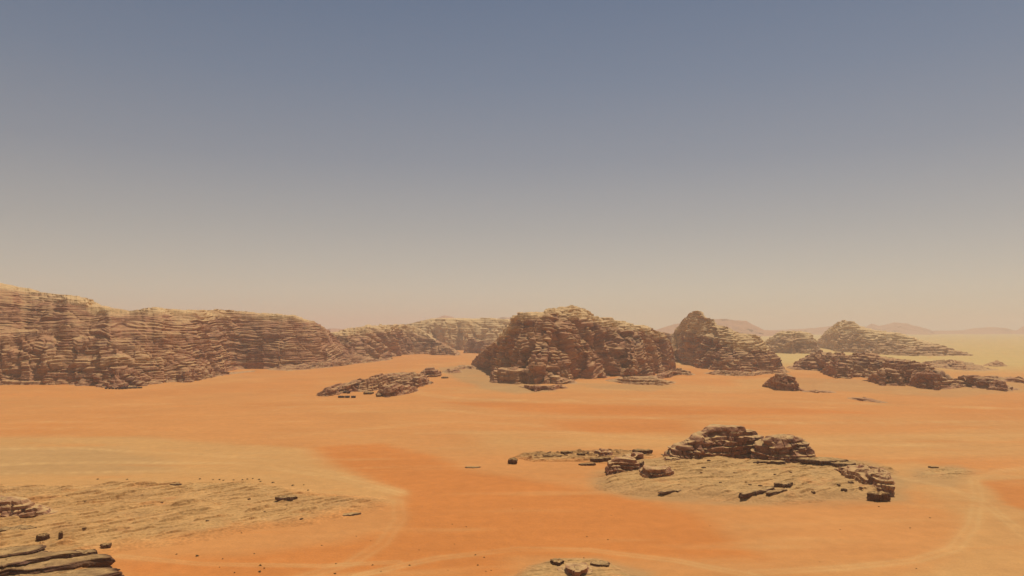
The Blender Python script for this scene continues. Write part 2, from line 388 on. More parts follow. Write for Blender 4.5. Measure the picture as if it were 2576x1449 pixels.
massif('sandstone_cliff', 'long brown banded sandstone cliff with a pale rounded top beside the sand valley', 'cliff',
       [(-220, 672), (-100, 695), (0, 712), (60, 722), (115, 738), (170, 742), (215, 750), (225, 766), (290, 777), (335, 783), (385, 773), (460, 780), (560, 778), (640, 785), (740, 793), (790, 808), (818, 824), (835, 850), (850, 872), (880, 893), (930, 904)],
       [(-220, 972), (0, 966), (180, 967), (290, 970), (380, 965), (480, 957), (545, 942), (600, 928), (700, 930), (800, 926), (870, 917), (930, 910)],
       crest=[(-220, 290), (0, 270), (290, 220), (500, 165), (800, 120), (930, 30)], back=200, q=1.8, beds=2.3, amp=2.8, gully=7, lump=13, lg=70, cap=0.88, seed=1, dip=0.012, parts=WALL3, vdens=3.2, rag=0.01, patch=0.35, lat=1.8, warp=11, dark=0.08)
massif('sandstone_ridge', 'hazy mauve brown rock ridge in the gap beyond the long cliff', 'rock ridge',
       [(800, 850), (830, 838), (880, 826), (930, 818), (985, 816), (1040, 818), (1065, 832), (1090, 850), (1110, 862), (1135, 878), (1152, 892)],
       [(800, 912), (880, 911), (930, 908), (975, 904), (1010, 893), (1060, 890), (1100, 893), (1152, 894)],
       crest=[(800, 150), (930, 220), (1040, 160), (1152, 20)], back=200, q=2.20, beds=3.2, amp=3.2, gully=22, lump=26, lg=48, cap=0.80, seed=2, parts=(('cliff_wall', 0.0, 0.80), ('pale_summit', 0.80, 9)), sj=5, lat=1.5)
massif('pale_cliff', 'pale cream far cliff with upright cracks between the ridge and the central mountain', 'cliff',
       [(1000, 822), (1040, 814), (1085, 801), (1130, 800), (1200, 801), (1260, 802), (1320, 806), (1380, 820)],
       [(1000, 880), (1150, 881), (1380, 880)], crest=170, back=250, q=3.0, beds=6.0, amp=3.5, gully=4, lump=10, lg=70, cap=0.3, pale=0.8, seed=3, fiss=14, patch=0.8, parts=None, sj=1.0)
massif('rock_hillock', 'small dark rock knob at the foot of the central mountain\'s shaded flank', 'rock',
       [(1166, 886), (1171, 866), (1180, 850), (1190, 847), (1200, 858), (1216, 856), (1240, 866), (1262, 880)], [(1166, 888), (1200, 888), (1262, 893)],
       crest=35, back=50, q=2.20, beds=3.0, amp=2.2, gully=5, lump=6, lg=30, cap=1.3, seed=4, parts=None)
massif('central_mountain', 'tallest central sandstone mountain with a pale domed summit and brown broken cliffs', 'mountain',
       [(1184, 914), (1204, 894), (1222, 876), (1244, 854), (1262, 834), (1276, 818), (1290, 802), (1303, 787), (1345, 784), (1366, 783), (1374, 775), (1420, 771), (1440, 768), (1478, 777), (1496, 796), (1512, 800), (1530, 795), (1552, 806), (1580, 811), (1610, 815), (1645, 824), (1672, 838), (1690, 866), (1699, 905), (1702, 926)],
       [(1184, 917), (1205, 924), (1240, 950), (1300, 966), (1360, 968), (1430, 962), (1470, 955), (1530, 950), (1600, 952), (1660, 940), (1702, 930)],
       crest=[(1184, 30), (1260, 120), (1400, 170), (1560, 150), (1680, 70), (1702, 10)], back=180, q=2.0, beds=2.7, amp=2.8, gully=20, lump=24, lg=40, cap=0.82, seed=5, parts=WALL3, vdens=3.2, patch=0.55, lat=1.5)
massif('peaked_mountain', 'second sandstone mountain with a stepped cream peak and a dark rounded shoulder', 'mountain',
       [(1683, 905), (1688, 862), (1697, 838), (1706, 818), (1720, 804), (1732, 794), (1740, 785), (1752, 781), (1766, 785), (1774, 796), (1797, 803), (1808, 818), (1830, 822), (1850, 832), (1862, 838), (1900, 841), (1914, 846), (1930, 862), (1950, 884), (1966, 908), (1977, 930)],
       [(1683, 912), (1700, 910), (1726, 918), (1760, 928), (1800, 935), (1850, 939), (1880, 937), (1930, 934), (1977, 932)],
       crest=[(1683, 60), (1730, 150), (1800, 150), (1900, 100), (1977, 20)], back=150, q=1.35, beds=2.7, amp=2.8, gully=13, lump=22, lg=40, cap=0.52, seed=26, parts=WALL3, vdens=3.2, patch=0.6, lat=1.5, sj=1.0)
massif('ledge_outcrop', 'stepped low ledges jutting from the foot of the central mountain', 'rock outcrop',
       [(1232, 958), (1240, 936), (1262, 926), (1300, 924), (1360, 930), (1400, 944), (1440, 958), (1462, 966)],
       [(1232, 961), (1262, 967), (1330, 966), (1400, 968), (1462, 968)], crest=26, back=50, q=3, beds=2.6, amp=2.4, gully=4, lump=4, lg=30, cap=1.4, seed=7, parts=None, patch=0.7)
massif('rubble_mound', 'low broken red brown rubble in front of the stepped ledges', 'rubble',
       [(1300, 972), (1345, 968), (1380, 970), (1412, 968), (1430, 976)], [(1300, 974), (1345, 986), (1380, 984), (1412, 979), (1430, 978)],
       crest=10, back=14, q=2.20, beds=1.6, amp=1.6, gully=3, lump=2, lg=10, cap=1.6, seed=8, parts=None, patch=0.3, lb=12, warp=2, sj=2)
massif('rubble_apron', 'pale rubble apron below the right hand cliffs of the central mountain', 'rubble',
       [(1520, 958), (1570, 948), (1640, 946), (1672, 956), (1704, 962)], [(1520, 962), (1570, 967), (1620, 970), (1672, 972), (1704, 965)],
       crest=30, back=40, q=2.20, beds=1.8, amp=1.8, gully=3, lump=3, lg=14, cap=1.3, seed=9, parts=None, patch=0.85, lb=16, warp=2)
massif('pale_butte', 'long pale far butte tapering to a low tail on the yellow plain', 'butte',
       [(2066, 868), (2072, 846), (2085, 828), (2105, 812), (2125, 806), (2150, 809), (2170, 822), (2215, 833), (2262, 837), (2310, 852), (2350, 864), (2400, 879), (2450, 893)],
       [(2066, 870), (2100, 884), (2180, 890), (2260, 895), (2340, 896), (2450, 895)], crest=[(2066, 40), (2130, 160), (2300, 120), (2450, 10)], back=150, q=1.6, beds=4.0, amp=4.0, gully=7, lump=12, lg=60, cap=0.55, pale=0.35, seed=10, parts=(('lower_slope', 0, 0.55), ('pale_summit', 0.55, 9)), patch=0.7, sj=4)
massif('far_outcrop', 'pale far outcrop with a notched dark rim between the peaked mountain and the butte', 'rock outcrop',
       [(1915, 870), (1935, 850), (1950, 842), (1965, 834), (2010, 833), (2040, 838), (2052, 856), (2066, 886)], [(1915, 888), (1990, 890), (2066, 889)],
       crest=90, back=120, q=2.20, beds=4.0, amp=4.0, gully=8, lump=9, lg=50, cap=0.75, pale=0.3, seed=11, parts=None, patch=0.7, sj=5)
massif('broken_ridge', 'low broken dark ridge of crags with sand gullies on the plain\'s edge', 'rock ridge',
       [(1996, 930), (2015, 908), (2040, 892), (2065, 885), (2110, 889), (2140, 892), (2180, 886), (2215, 893), (2262, 903), (2300, 908), (2340, 918), (2370, 934), (2400, 950)],
       [(1996, 932), (2040, 932), (2090, 940), (2140, 950), (2200, 955), (2270, 964), (2330, 970), (2400, 965)], crest=[(1996, 20), (2080, 90), (2250, 90), (2400, 15)], back=90, q=2.20, beds=2.8, amp=2.4, gully=14, lump=10, lg=24, cap=1.15, seed=12, parts=None, patch=0.45, sj=7)
massif('crag', 'steep dark crag split by a sand gully below the broken ridge', 'crag',
       [(2076, 942), (2084, 918), (2100, 908), (2125, 912), (2140, 925), (2160, 935), (2180, 948)], [(2076, 943), (2100, 953), (2130, 954), (2180, 951)], crest=30, back=40, q=2.20, beds=2.5, amp=2.0, gully=8, lump=5, lg=18, cap=1.3, seed=13, parts=None, patch=0.4)
massif('crag', 'jagged crag with slanting dark clefts in the middle of the broken ridge', 'crag',
       [(2190, 962), (2204, 938), (2225, 922), (2246, 928), (2262, 944), (2290, 962)], [(2190, 964), (2220, 971), (2260, 970), (2290, 966)], crest=26, back=40, q=2.20, beds=2.5, amp=2.0, gully=8, lump=5, lg=16, cap=1.3, seed=14, parts=None, patch=0.5)
massif('boulder_hill', 'rounded dark boulder hill near the tail of the broken ridge', 'rock',
       [(2276, 968), (2290, 950), (2312, 934), (2340, 932), (2366, 944), (2385, 956), (2420, 958), (2436, 968)], [(2276, 970), (2310, 978), (2350, 981), (2400, 976), (2436, 971)], crest=26, back=40, q=2.20, beds=2.6, amp=2.2, gully=6, lump=5, lg=18, cap=1.5, seed=15, parts=None, patch=0.2)
massif('tail_ridge', 'dark low ridge trailing away to the edge of the yellow plain', 'rock ridge',
       [(2408, 968), (2424, 946), (2450, 943), (2490, 948), (2520, 958), (2545, 972), (2566, 980)], [(2408, 970), (2440, 976), (2490, 982), (2530, 986), (2566, 983)], crest=24, back=40, q=2.20, beds=2.6, amp=2.0, gully=6, lump=4, lg=18, cap=1.4, seed=16, parts=None, patch=0.35)
massif('low_hump', 'smooth grey brown hump behind the broken ridge', 'rock',
       [(2300, 914), (2350, 908), (2400, 905), (2440, 912), (2480, 924), (2510, 932)], [(2300, 922), (2400, 930), (2460, 935), (2510, 934)], crest=70, back=60, q=1.5, beds=2.5, amp=1.2, gully=3, lump=4, lg=40, cap=1.3, seed=17, parts=None, patch=0.7)
massif('low_hump', 'tiny peaked outcrop alone on the yellow plain', 'rock',
       [(2468, 920), (2490, 914), (2508, 906), (2522, 912), (2536, 921)], [(2468, 921), (2505, 923), (2536, 922)], crest=26, back=30, q=2.20, beds=2.2, amp=1.2, gully=4, lump=3, lg=20, cap=1.3, seed=18, parts=None, patch=0.4)
massif('low_ridge', 'thin dark rock line behind the tail ridge on the yellow plain', 'rock ridge',
       [(2440, 950), (2480, 946), (2530, 950), (2560, 948), (2600, 953), (2660, 964)], [(2440, 953), (2520, 960), (2600, 967), (2660, 968)], crest=30, back=30, q=2.20, beds=2.2, amp=1.4, gully=5, lump=3, lg=20, cap=1.4, seed=19, parts=None, patch=0.3)
massif('rock_stack', 'small dark knobbly outcrop on grey sand by the peaked mountain', 'rock outcrop',
       [(1926, 972), (1940, 950), (1958, 938), (1980, 938), (2000, 952), (2012, 972), (2030, 984)], [(1926, 974), (1950, 983), (1985, 984), (2030, 987)], crest=16, back=26, q=2.20, beds=2.2, amp=2.0, gully=6, lump=4, lg=14, cap=1.5, seed=20, parts=None, patch=0.3, lb=20)
massif('low_reef', 'flat grey rock reef breaking the orange sand below the broken ridge', 'rock reef',
       [(2118, 1003), (2150, 999), (2180, 1000), (2210, 1008), (2240, 1013)], [(2118, 1005), (2160, 1010), (2220, 1018), (2240, 1016)], crest=14, back=20, q=2.20, beds=1.2, amp=1.0, gully=2, lump=1.5, lg=10, cap=1.5, seed=21, parts=None, patch=0.4, lb=12, warp=1)
massif('low_reef', 'small pale rock reef next to the dark knobbly outcrop', 'rock reef',
       [(2018, 985), (2050, 981), (2080, 982), (2104, 987)], [(2018, 989), (2060, 990), (2104, 989)], crest=12, back=20, q=2.20, beds=1.2, amp=1.0, gully=2, lump=1.5, lg=10, cap=1.5, seed=22, parts=None, patch=0.5, lb=12, warp=1)

massif('saddle_ridge', 'brown rock saddle joining the central mountain and the peaked mountain', 'rock ridge',
       [(1600, 850), (1640, 832), (1672, 836), (1690, 842), (1706, 838), (1740, 834), (1770, 850)], [(1600, 912), (1660, 908), (1700, 900), (1740, 905), (1770, 908)],
       crest=90, back=120, q=2.2, beds=3.4, amp=2.6, gully=12, lump=12, lg=40, cap=0.95, seed=31, patch=0.5)
massif('cliff_shoulder', 'lower rounded shoulder of broken brown ledges stepping out in front of the long cliff', 'cliff',
       [(-220, 790), (-60, 808), (40, 822), (130, 836), (215, 846), (290, 858), (360, 866), (430, 880), (490, 902), (530, 926), (552, 942)],
       [(-220, 974), (0, 969), (180, 969), (290, 972), (380, 966), (480, 959), (552, 944)], crest=[(-220, 110), (200, 100), (420, 70), (552, 10)], back=60, q=1.7, beds=2.4, amp=2.8, gully=12, lump=14, lg=46, cap=1.1, seed=51, dip=-0.05, patch=0.55, lat=1.6, vdens=3.2, rag=0.012)
SKIRT = [('broken red brown rock skirt spreading from the foot of the long cliff behind the tents', [(120, 958), (170, 940), (220, 934), (262, 926), (320, 920), (360, 932), (400, 950), (430, 962)], [(120, 966), (200, 972), (280, 978), (350, 974), (430, 964)], 41, 0.2),
    ('low ledged skirt at the foot of the long cliff beside the sand hollow', [(400, 948), (440, 930), (480, 918), (520, 922), (545, 932), (580, 936), (640, 934)], [(400, 964), (480, 962), (540, 950), (600, 942), (640, 938)], 42, 0.15),
    ('pale rubble skirt at the near end of the long cliff', [(-200, 955), (-60, 940), (20, 936), (80, 944), (130, 956), (160, 964)], [(-200, 975), (-60, 972), (60, 968), (160, 969)], 43, -0.1),
    ('thin dark ledges at the foot of the long cliff beyond the sand hollow', [(660, 930), (700, 922), (760, 916), (820, 910), (880, 906), (930, 904), (985, 900)], [(660, 932), (720, 933), (800, 929), (880, 919), (985, 906)], 44, 0.15)]
for lab, sk_, ft_, sd_, dk_ in SKIRT:
    massif('rock_skirt', lab, 'rock outcrop', sk_, ft_, crest=52, back=60, q=1.5, beds=2.4, amp=2.8, gully=11, lump=10, lg=26, cap=1.4, seed=sd_, patch=0.6, dark=dk_, lb=34, dip=-0.12)
massif('rubble_apron', 'low craggy rubble where the central mountain meets the sand notch', 'rubble',
       [(1640, 950), (1665, 938), (1690, 930), (1712, 926), (1735, 934), (1750, 944)], [(1640, 956), (1680, 950), (1715, 942), (1750, 946)], crest=24, back=40, q=1.8, beds=2.0, amp=2.0, gully=5, lump=4, lg=16, cap=1.4, seed=45, patch=0.5, lb=18, warp=2)
massif('rubble_apron', 'red brown rubble along the foot of the peaked mountain', 'rubble',
       [(1770, 940), (1800, 932), (1850, 934), (1880, 938), (1930, 934), (1975, 930), (1990, 936)], [(1770, 942), (1820, 945), (1880, 947), (1940, 942), (1990, 938)], crest=22, back=40, q=1.8, beds=2.0, amp=2.0, gully=5, lump=4, lg=16, cap=1.4, seed=46, patch=0.5, lb=18, warp=2)

# far mountains fading into the haze
def far_mountain(name, sky, dist, seed):
    sky = np.array(sky, float); U = np.linspace(sky[0, 0], sky[-1, 0], max(40, int((sky[-1, 0] - sky[0, 0]) * 0.8)))
    sv = np.interp(U, sky[:, 0], sky[:, 1]) + 1.2 * fbm(U / 14, 0 * U, 0.5, 3, seed)
    cx, zc = sight(U, sv, dist); zc = np.maximum(zc, 1)
    rows = []
    for t in np.linspace(0, 1, 14): rows.append((cx * (1 - 0.08 * (1 - t)), np.full(U.shape, dist * (1 - 0.08 * (1 - t))), -5 + (zc + 5) * t ** 1.4))
    for t in (0.7, 0.3, 0.0): rows.append((cx * (1 + 0.08 * (1 - t)), np.full(U.shape, dist * (1 + 0.08 * (1 - t))), -5 + (zc + 5) * t))
    P = np.stack([np.stack(r, -1) for r in rows], 1)
    nz = fbm(P[..., 0] / 260, P[..., 1] / 260, 0.3, 4, seed)
    P[..., 1] += nz * 160 * (P[..., 2] > 0)
    c = np.broadcast_to(BROWN * 1.2, P.shape)
    o = link(name, make_mesh(name, P.reshape(-1, 3), grid_faces(P.shape[0], P.shape[1]), c.reshape(-1, 3), M_ROCK))
    o['kind'] = 'structure'
far_mountain('far_hill', [(1070, 815), (1098, 800), (1118, 793), (1138, 797), (1165, 812), (1230, 806), (1262, 798), (1290, 799), (1330, 815)], 9000, 61)
far_mountain('far_hill', [(1640, 832), (1700, 815), (1800, 803), (1826, 802), (1850, 806), (1878, 807), (1898, 818), (1925, 830), (1990, 834)], 7000, 62)
far_mountain('far_hill', [(1900, 834), (1980, 829), (2060, 824), (2110, 818), (2180, 822), (2192, 813), (2215, 820), (2250, 811), (2280, 814), (2325, 826), (2352, 836)], 9000, 63)
far_mountain('far_hill', [(2300, 838), (2345, 832), (2420, 831), (2455, 825), (2485, 823), (2525, 824), (2545, 832), (2580, 821), (2640, 812), (2720, 832)], 9800, 64)
far_mountain('far_hill', [(800, 840), (830, 826), (870, 828), (900, 840)], 8000, 65)


# ---------------------------------------------------------------- rock shelves (low bare bedrock)
SHELVES = []
def top_z(x, y):
    """height of the sand or bare rock at a point"""
    z = float(sand_height(np.array(x, float), np.array(y, float)))
    for gx, gy, zg in SHELVES:
        if gx[0] <= x <= gx[-1] and gy[0] <= y <= gy[-1]:
            z = max(z, float(zg[int((x - gx[0]) / (gx[1] - gx[0])), int((y - gy[0]) / (gy[1] - gy[0]))]))
    return z
def shelf(name, label, pts, height, edge, res, seed, az=43.0, period=13.0, tooth=0.7, col=None, nose=0.0):
    px, py = gpoly(pts)
    x0, x1, y0, y1 = px.min(), px.max(), py.min(), py.max()
    gx, gy = np.arange(x0 - 4, x1 + 4, res), np.arange(y0 - 4, y1 + 4, res)
    x, y = np.meshgrid(gx, gy, indexing='ij')
    d = poly_dist(x, y, (px, py)) + 8 * fbm(x / 26, y / 18, 0.2, 5, seed) * min(1, edge / 6) * 1.3
    m = sstep(d, -1.5, edge)
    ca, sa = math.cos(R(az)), math.sin(R(az))
    along, acr = x * ca + y * sa, -x * sa + y * ca
    h = height * m * (0.75 + 0.5 * fbm(x / 45, y / 45, 0.1, 2, seed + 1))
    def saw(p, a, s_, lw):
        q = acr / p + 0.55 * fbm(along / (2.6 * p), acr / (1.6 * p), 0.3, 3, s_) + 0.05 * fbm(x / 1.7, y / 1.7, 0.1, 2, s_ + 5)
        f = q - np.floor(q)
        w = sstep(pn(along / lw, acr / (0.7 * p), np.floor(q) * 0.37, s_ + 1), 0.05, 0.30)
        return a * w * np.where(f < 0.06, f / 0.06, (1 - f) / 0.94)
    h = h + m * (saw(period, tooth, seed + 2, 16) + saw(period * 0.42, tooth * 0.75, seed + 4, 11) + saw(period * 0.2, tooth * 0.4, seed + 6, 7))
    h = h + m * (0.12 * fbm(x / 3.2, y / 3.2, 0.2, 3, seed + 8))
    pits = sstep(pn(x / 2.6, y / 1.9, 0.4, seed + 9), 0.42, 0.6) * m
    h = h - 0.15 * pits
    z = sand_height(x, y) + h - 0.55 + 0.55 * sstep(d, -1.5, 0.5)
    n1 = fbm(x / 18, y / 18, 0.3, 4, seed + 10); n2 = fbm(along / 7, acr / 2.2, 0.6, 3, seed + 11)
    c = lerp(np.broadcast_to(col if col is not None else np.array((0.500, 0.290, 0.104)), x.shape + (3,)), (0.395, 0.220, 0.084), sstep(n1 + 0.4 * n2, 0.0, 0.55) * 0.7)
    c = lerp(c, MID, sstep(-n1 + 0.3 * n2, 0.1, 0.45) * 0.55)
    c = lerp(c, MID, (1 - sstep(d, 0, edge * 0.6)) * sstep(fbm(x / 6, y / 6, 0.1, 3, seed + 13), -0.3, 0.3) * 0.8)
    c = lerp(c, BROWN, sstep(n2 - 0.5 * n1, 0.32, 0.6) * 0.55)
    sc0 = sand_colour(x, y); c = lerp(c, sc0, np.full(x.shape, 0.22))
    c = lerp(sc0, c, sstep(d + 0.35 * edge * fbm(x / 7, y / 5, 0.2, 3, seed + 14), 0.1 * edge, 1.3 * edge))
    SHELVES.append((gx, gy, np.where(d > 0, z, -9.0)))
    nu, nv = x.shape
    F = grid_faces(nu, nv); keep = (d.reshape(-1)[F] > -1.6).all(1)
    F = F[keep]; ids, inv = np.unique(F, return_inverse=True)
    V = np.stack([x, y, z], -1).reshape(-1, 3)[ids]
    o0 = np.array((px.mean(), py.mean(), 0))
    me = make_mesh(name, V - o0, inv.reshape(-1, 4), c.reshape(-1, 3)[ids], M_SHELF)
    o = tag(link(name, me), label, 'rock shelf'); o.location = o0
    return o
shelf('rock_shelf', 'wide flat pale bedrock shelf with thin cracked ledges beside the orange sand tongue',
      [(-160, 1228), (120, 1218), (330, 1212), (640, 1214), (800, 1240), (960, 1252), (990, 1262), (930, 1290), (860, 1312), (700, 1332), (560, 1352), (420, 1372), (290, 1396), (310, 1480), (-40, 1520), (-160, 1400)],
      1.6, 12, 0.5, 71, tooth=0.95)
shelf('rock_shelf', 'pale bedrock shelf carrying the layered dome outcrop and its fallen slabs',
      [(1492, 1238), (1500, 1200), (1560, 1165), (1690, 1150), (1850, 1160), (2010, 1160), (2150, 1160), (2240, 1185), (2262, 1235), (2210, 1262), (2090, 1262), (1960, 1270), (1850, 1266), (1760, 1250), (1620, 1248)],
      2.4, 11, 0.45, 81, az=30, period=14, tooth=0.9)
shelf('rock_shelf', 'pale sandy rock mound with one dark broken slab at the valley floor',
      [(1290, 1475), (1340, 1430), (1400, 1408), (1500, 1408), (1580, 1425), (1640, 1470), (1560, 1520), (1380, 1520)], 1.2, 5, 0.4, 91, az=10, period=6, tooth=0.35)
shelf('rock_shelf', 'thin strip of low crumbling ledges leading to the layered dome outcrop',
      [(1290, 1152), (1330, 1142), (1440, 1136), (1560, 1134), (1640, 1136), (1640, 1152), (1540, 1168), (1440, 1162), (1340, 1162)], 0.8, 4, 0.5, 95, az=5, period=7, tooth=0.9)
shelf('rock_shelf', 'small grey rock patch beside the pale tyre tracks',
      [(2305, 1186), (2360, 1176), (2440, 1176), (2450, 1190), (2390, 1205), (2310, 1200)], 0.7, 5, 0.5, 97, az=15, period=8, tooth=0.5)

# ---------------------------------------------------------------- slabs and boulders
def slab_mesh(ox, oy, z0, h, seed=0, tilt=(0, 0), face=8, rings=7, dome=0.0, rough=0.5, under=0.10, bedn=2.5, mix=0.4, N=96, jag=0.10, mat=None, lit_top=0.75, rnd=0.22):
    """closed slab from a plan outline: undercut bedded sides and a broken top"""
    ox, oy = np.asarray(ox, float), np.asarray(oy, float)
    px, py = np.append(ox, ox[0]), np.append(oy, oy[0])
    s = np.concatenate([[0], np.cumsum(np.hypot(np.diff(px), np.diff(py)))])
    t = np.linspace(0, s[-1], N, endpoint=False)
    qx, qy = np.interp(t, s, px), np.interp(t, s, py)
    cx, cy = qx.mean(), qy.mean(); size = 0.5 * math.sqrt(max(np.ptp(qx) * np.ptp(qy), 1e-3))
    dx, dy = qx - cx, qy - cy; rad = np.hypot(dx, dy) + 1e-6
    L = max(size * 0.35, 0.25)
    nz = 0.9 * pn(qx / (2.3 * L), qy / (2.3 * L), 0.7, seed + 31) + fbm(qx / L, qy / L, seed * 0.37, 4, seed) + 0.6 * np.round(2.2 * pn(qx / (L * 1.6), qy / (L * 1.6), 3.1, seed)) / 2.2
    k = 1 + np.clip(jag * 2.0 * nz * size / rad, -0.4, 0.4)
    bx, by = cx + dx * k, cy + dy * k
    ks, zs, top = [0.25 * np.ones(N)], [np.full(N, z0)], [0]
    for i in range(face):
        u = i / (face - 1)
        bed = np.tanh(2.4 * pn(bx / (2.2 * L), by / (2.2 * L), u * bedn + seed, seed + 2)) + 0.5 * pn(bx / (0.5 * L), by / (0.5 * L), u * bedn * 1.7, seed + 3)
        off = 1 - under * (1 - float(sstep(np.array(u), 0.0, 0.45))) - 0.04 * float(sstep(np.array(u), 0.75, 1.0)) + 0.5 * under * bed * size / rad
        ks.append(k * off); zs.append(np.full(N, z0 + (1 - 1.1 * rnd) * h * u)); top.append(0)
    kt = ks[-1]
    for j in range(1, rings + 1):
        g = 1 - (j / (rings + 0.25)) ** 0.9
        ks.append(kt * g); zs.append(np.full(N, z0 + h + dome * (1 - g * g) - rnd * h * g ** 5)); top.append(1)
    K, Z = np.stack(ks, 1), np.stack(zs, 1); istop = np.array(top, float)[None]
    X, Y = cx + dx[:, None] * K, cy + dy[:, None] * K
    Zn = 0.6 * fbm(X / (0.8 * L), Y / (0.8 * L), 0.4, 3, seed + 5) + 0.8 * np.round(4 * fbm(X / (2.4 * L), Y / (2.4 * L), 0.9, 2, seed + 6)) / 4
    lift = (Z - z0) / max(h, 1e-3)
    Z = Z + rough * 0.55 * h * Zn * (0.35 + 0.65 * istop) * np.clip(lift, 0, 1)
    Z = Z + tilt[0] * (X - cx) + tilt[1] * (Y - cy)
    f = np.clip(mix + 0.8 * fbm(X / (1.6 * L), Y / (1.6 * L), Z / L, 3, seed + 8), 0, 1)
    c = lerp(np.broadcast_to(BROWN * 0.30, X.shape + (3,)), TAN * 0.7, f * 0.6)  # varnished sides deepened further: shade put into the colour
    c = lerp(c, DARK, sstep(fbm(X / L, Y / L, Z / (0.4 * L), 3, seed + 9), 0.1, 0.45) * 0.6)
    c = lerp(c, np.array((0.52, 0.312, 0.118)), istop * lit_top * np.clip(0.85 + 0.8 * fbm(X / L, Y / L, 0.5, 3, seed + 10), 0, 1))  # top rings painted paler, as if lit by the sun
    nr = X.shape[1]
    F = grid_faces(N, nr, wrap=True)
    V = np.stack([X, Y, Z], -1).reshape(-1, 3); C = c.reshape(-1, 3)
    # close the small holes at both poles
    ctr = len(V); V = np.concatenate([V, [V.reshape(N, nr, 3)[:, -1].mean(0)], [V.reshape(N, nr, 3)[:, 0].mean(0)]]); C = np.concatenate([C, C[-1:], C[:1]])
    i = np.arange(N); i2 = (i + 1) % N; h_ = N // 2
    capT = np.stack([i[::2] * nr + nr - 1, i2[::2] * nr + nr - 1, ((i[::2] + 2) % N) * nr + nr - 1, np.full(h_, ctr)], -1)
    capB = np.stack([((i[::2] + 2) % N) * nr, i2[::2] * nr, i[::2] * nr, np.full(h_, ctr + 1)], -1)
    F = np.concatenate([F, capT, capB])
    return V, F, C, (cx, cy)
def add_slab(parent, name, ox, oy, z0, h, mat=None, **kw):
    V, F, C, _ = slab_mesh(ox, oy, z0, h, **kw)
    base = np.array(parent.location) if parent else np.array((np.mean(ox), np.mean(oy), z0))
    o = link(name, make_mesh(name, V - base, F, C, mat or M_NEAR), parent)
    if not parent: o.location = base
    return o
def oval(cx, cy, rx, ry, rot=0.0, p=2.6, n=48):
    t = np.linspace(0, 2 * math.pi, n, endpoint=False)
    r = 1 / (np.abs(np.cos(t)) ** p + np.abs(np.sin(t)) ** p) ** (1 / p)
    a, b = rx * r * np.cos(t), ry * r * np.sin(t); c, s = math.cos(rot), math.sin(rot)
    return cx + a * c - b * s, cy + a * s + b * c
def hull(pts, z):
    a = np.array(pts, float); return ground(a[:, 0], a[:, 1], z)

# the layered dome outcrop on the shelf: every thick bed is a part of its own
dx0, dy0 = ground(1800, 1166)
dome = thing('layered_outcrop', 'dark layered dome outcrop of stacked overhanging beds standing on the pale shelf', 'rock outcrop', (float(dx0), float(dy0) + 10, 0))
NEAR = dict(parent=dome, part='rock_bed', mat=M_NEAR, lit_dust=0.95, red=0.15, sc_=0.30, lift=1.0, sj=1.5, dens=2.6, vdens=3.6, warp=3, lg=30, cap=1.6, bedparts=2.6, lb=34, rag=0.02)  # heavy ledge sand here brightens the bed tops like painted sunlight
massif('', '', '', [(1676, 1158), (1690, 1132), (1708, 1122), (1730, 1112), (1756, 1096), (1785, 1080), (1800, 1074), (1850, 1074), (1872, 1080), (1890, 1086), (1908, 1094), (1925, 1104), (1935, 1125), (1940, 1150)],
       [(1676, 1162), (1700, 1168), (1760, 1168), (1800, 1160), (1850, 1160), (1900, 1154), (1940, 1154)], crest=[(1676, 6), (1720, 12), (1800, 16), (1900, 14), (1940, 5)], back=18, q=2.6, beds=6.0, amp=7.5, gully=9, lump=9, seed=301, patch=0.35, dark=0.4, **NEAR)
massif('', '', '', [(1890, 1160), (1905, 1128), (1925, 1108), (1945, 1102), (1975, 1098), (2000, 1100), (2022, 1108), (2036, 1122), (2048, 1140), (2053, 1160), (2050, 1172)],
       [(1890, 1162), (1920, 1166), (1960, 1174), (2010, 1176), (2050, 1173)], crest=[(1890, 6), (1950, 13), (2020, 12), (2050, 4)], back=15, q=2.6, beds=6.0, amp=7.5, gully=8, lump=8, seed=302, patch=0.35, dark=0.4, **NEAR)
massif('', '', '', [(1665, 1168), (1675, 1158), (1690, 1152), (1705, 1156), (1716, 1168)], [(1665, 1170), (1690, 1174), (1716, 1171)], crest=4, back=6, q=3.5, beds=6.0, amp=3, gully=5, lump=4, seed=303, patch=0.2, dark=0.3, **NEAR)

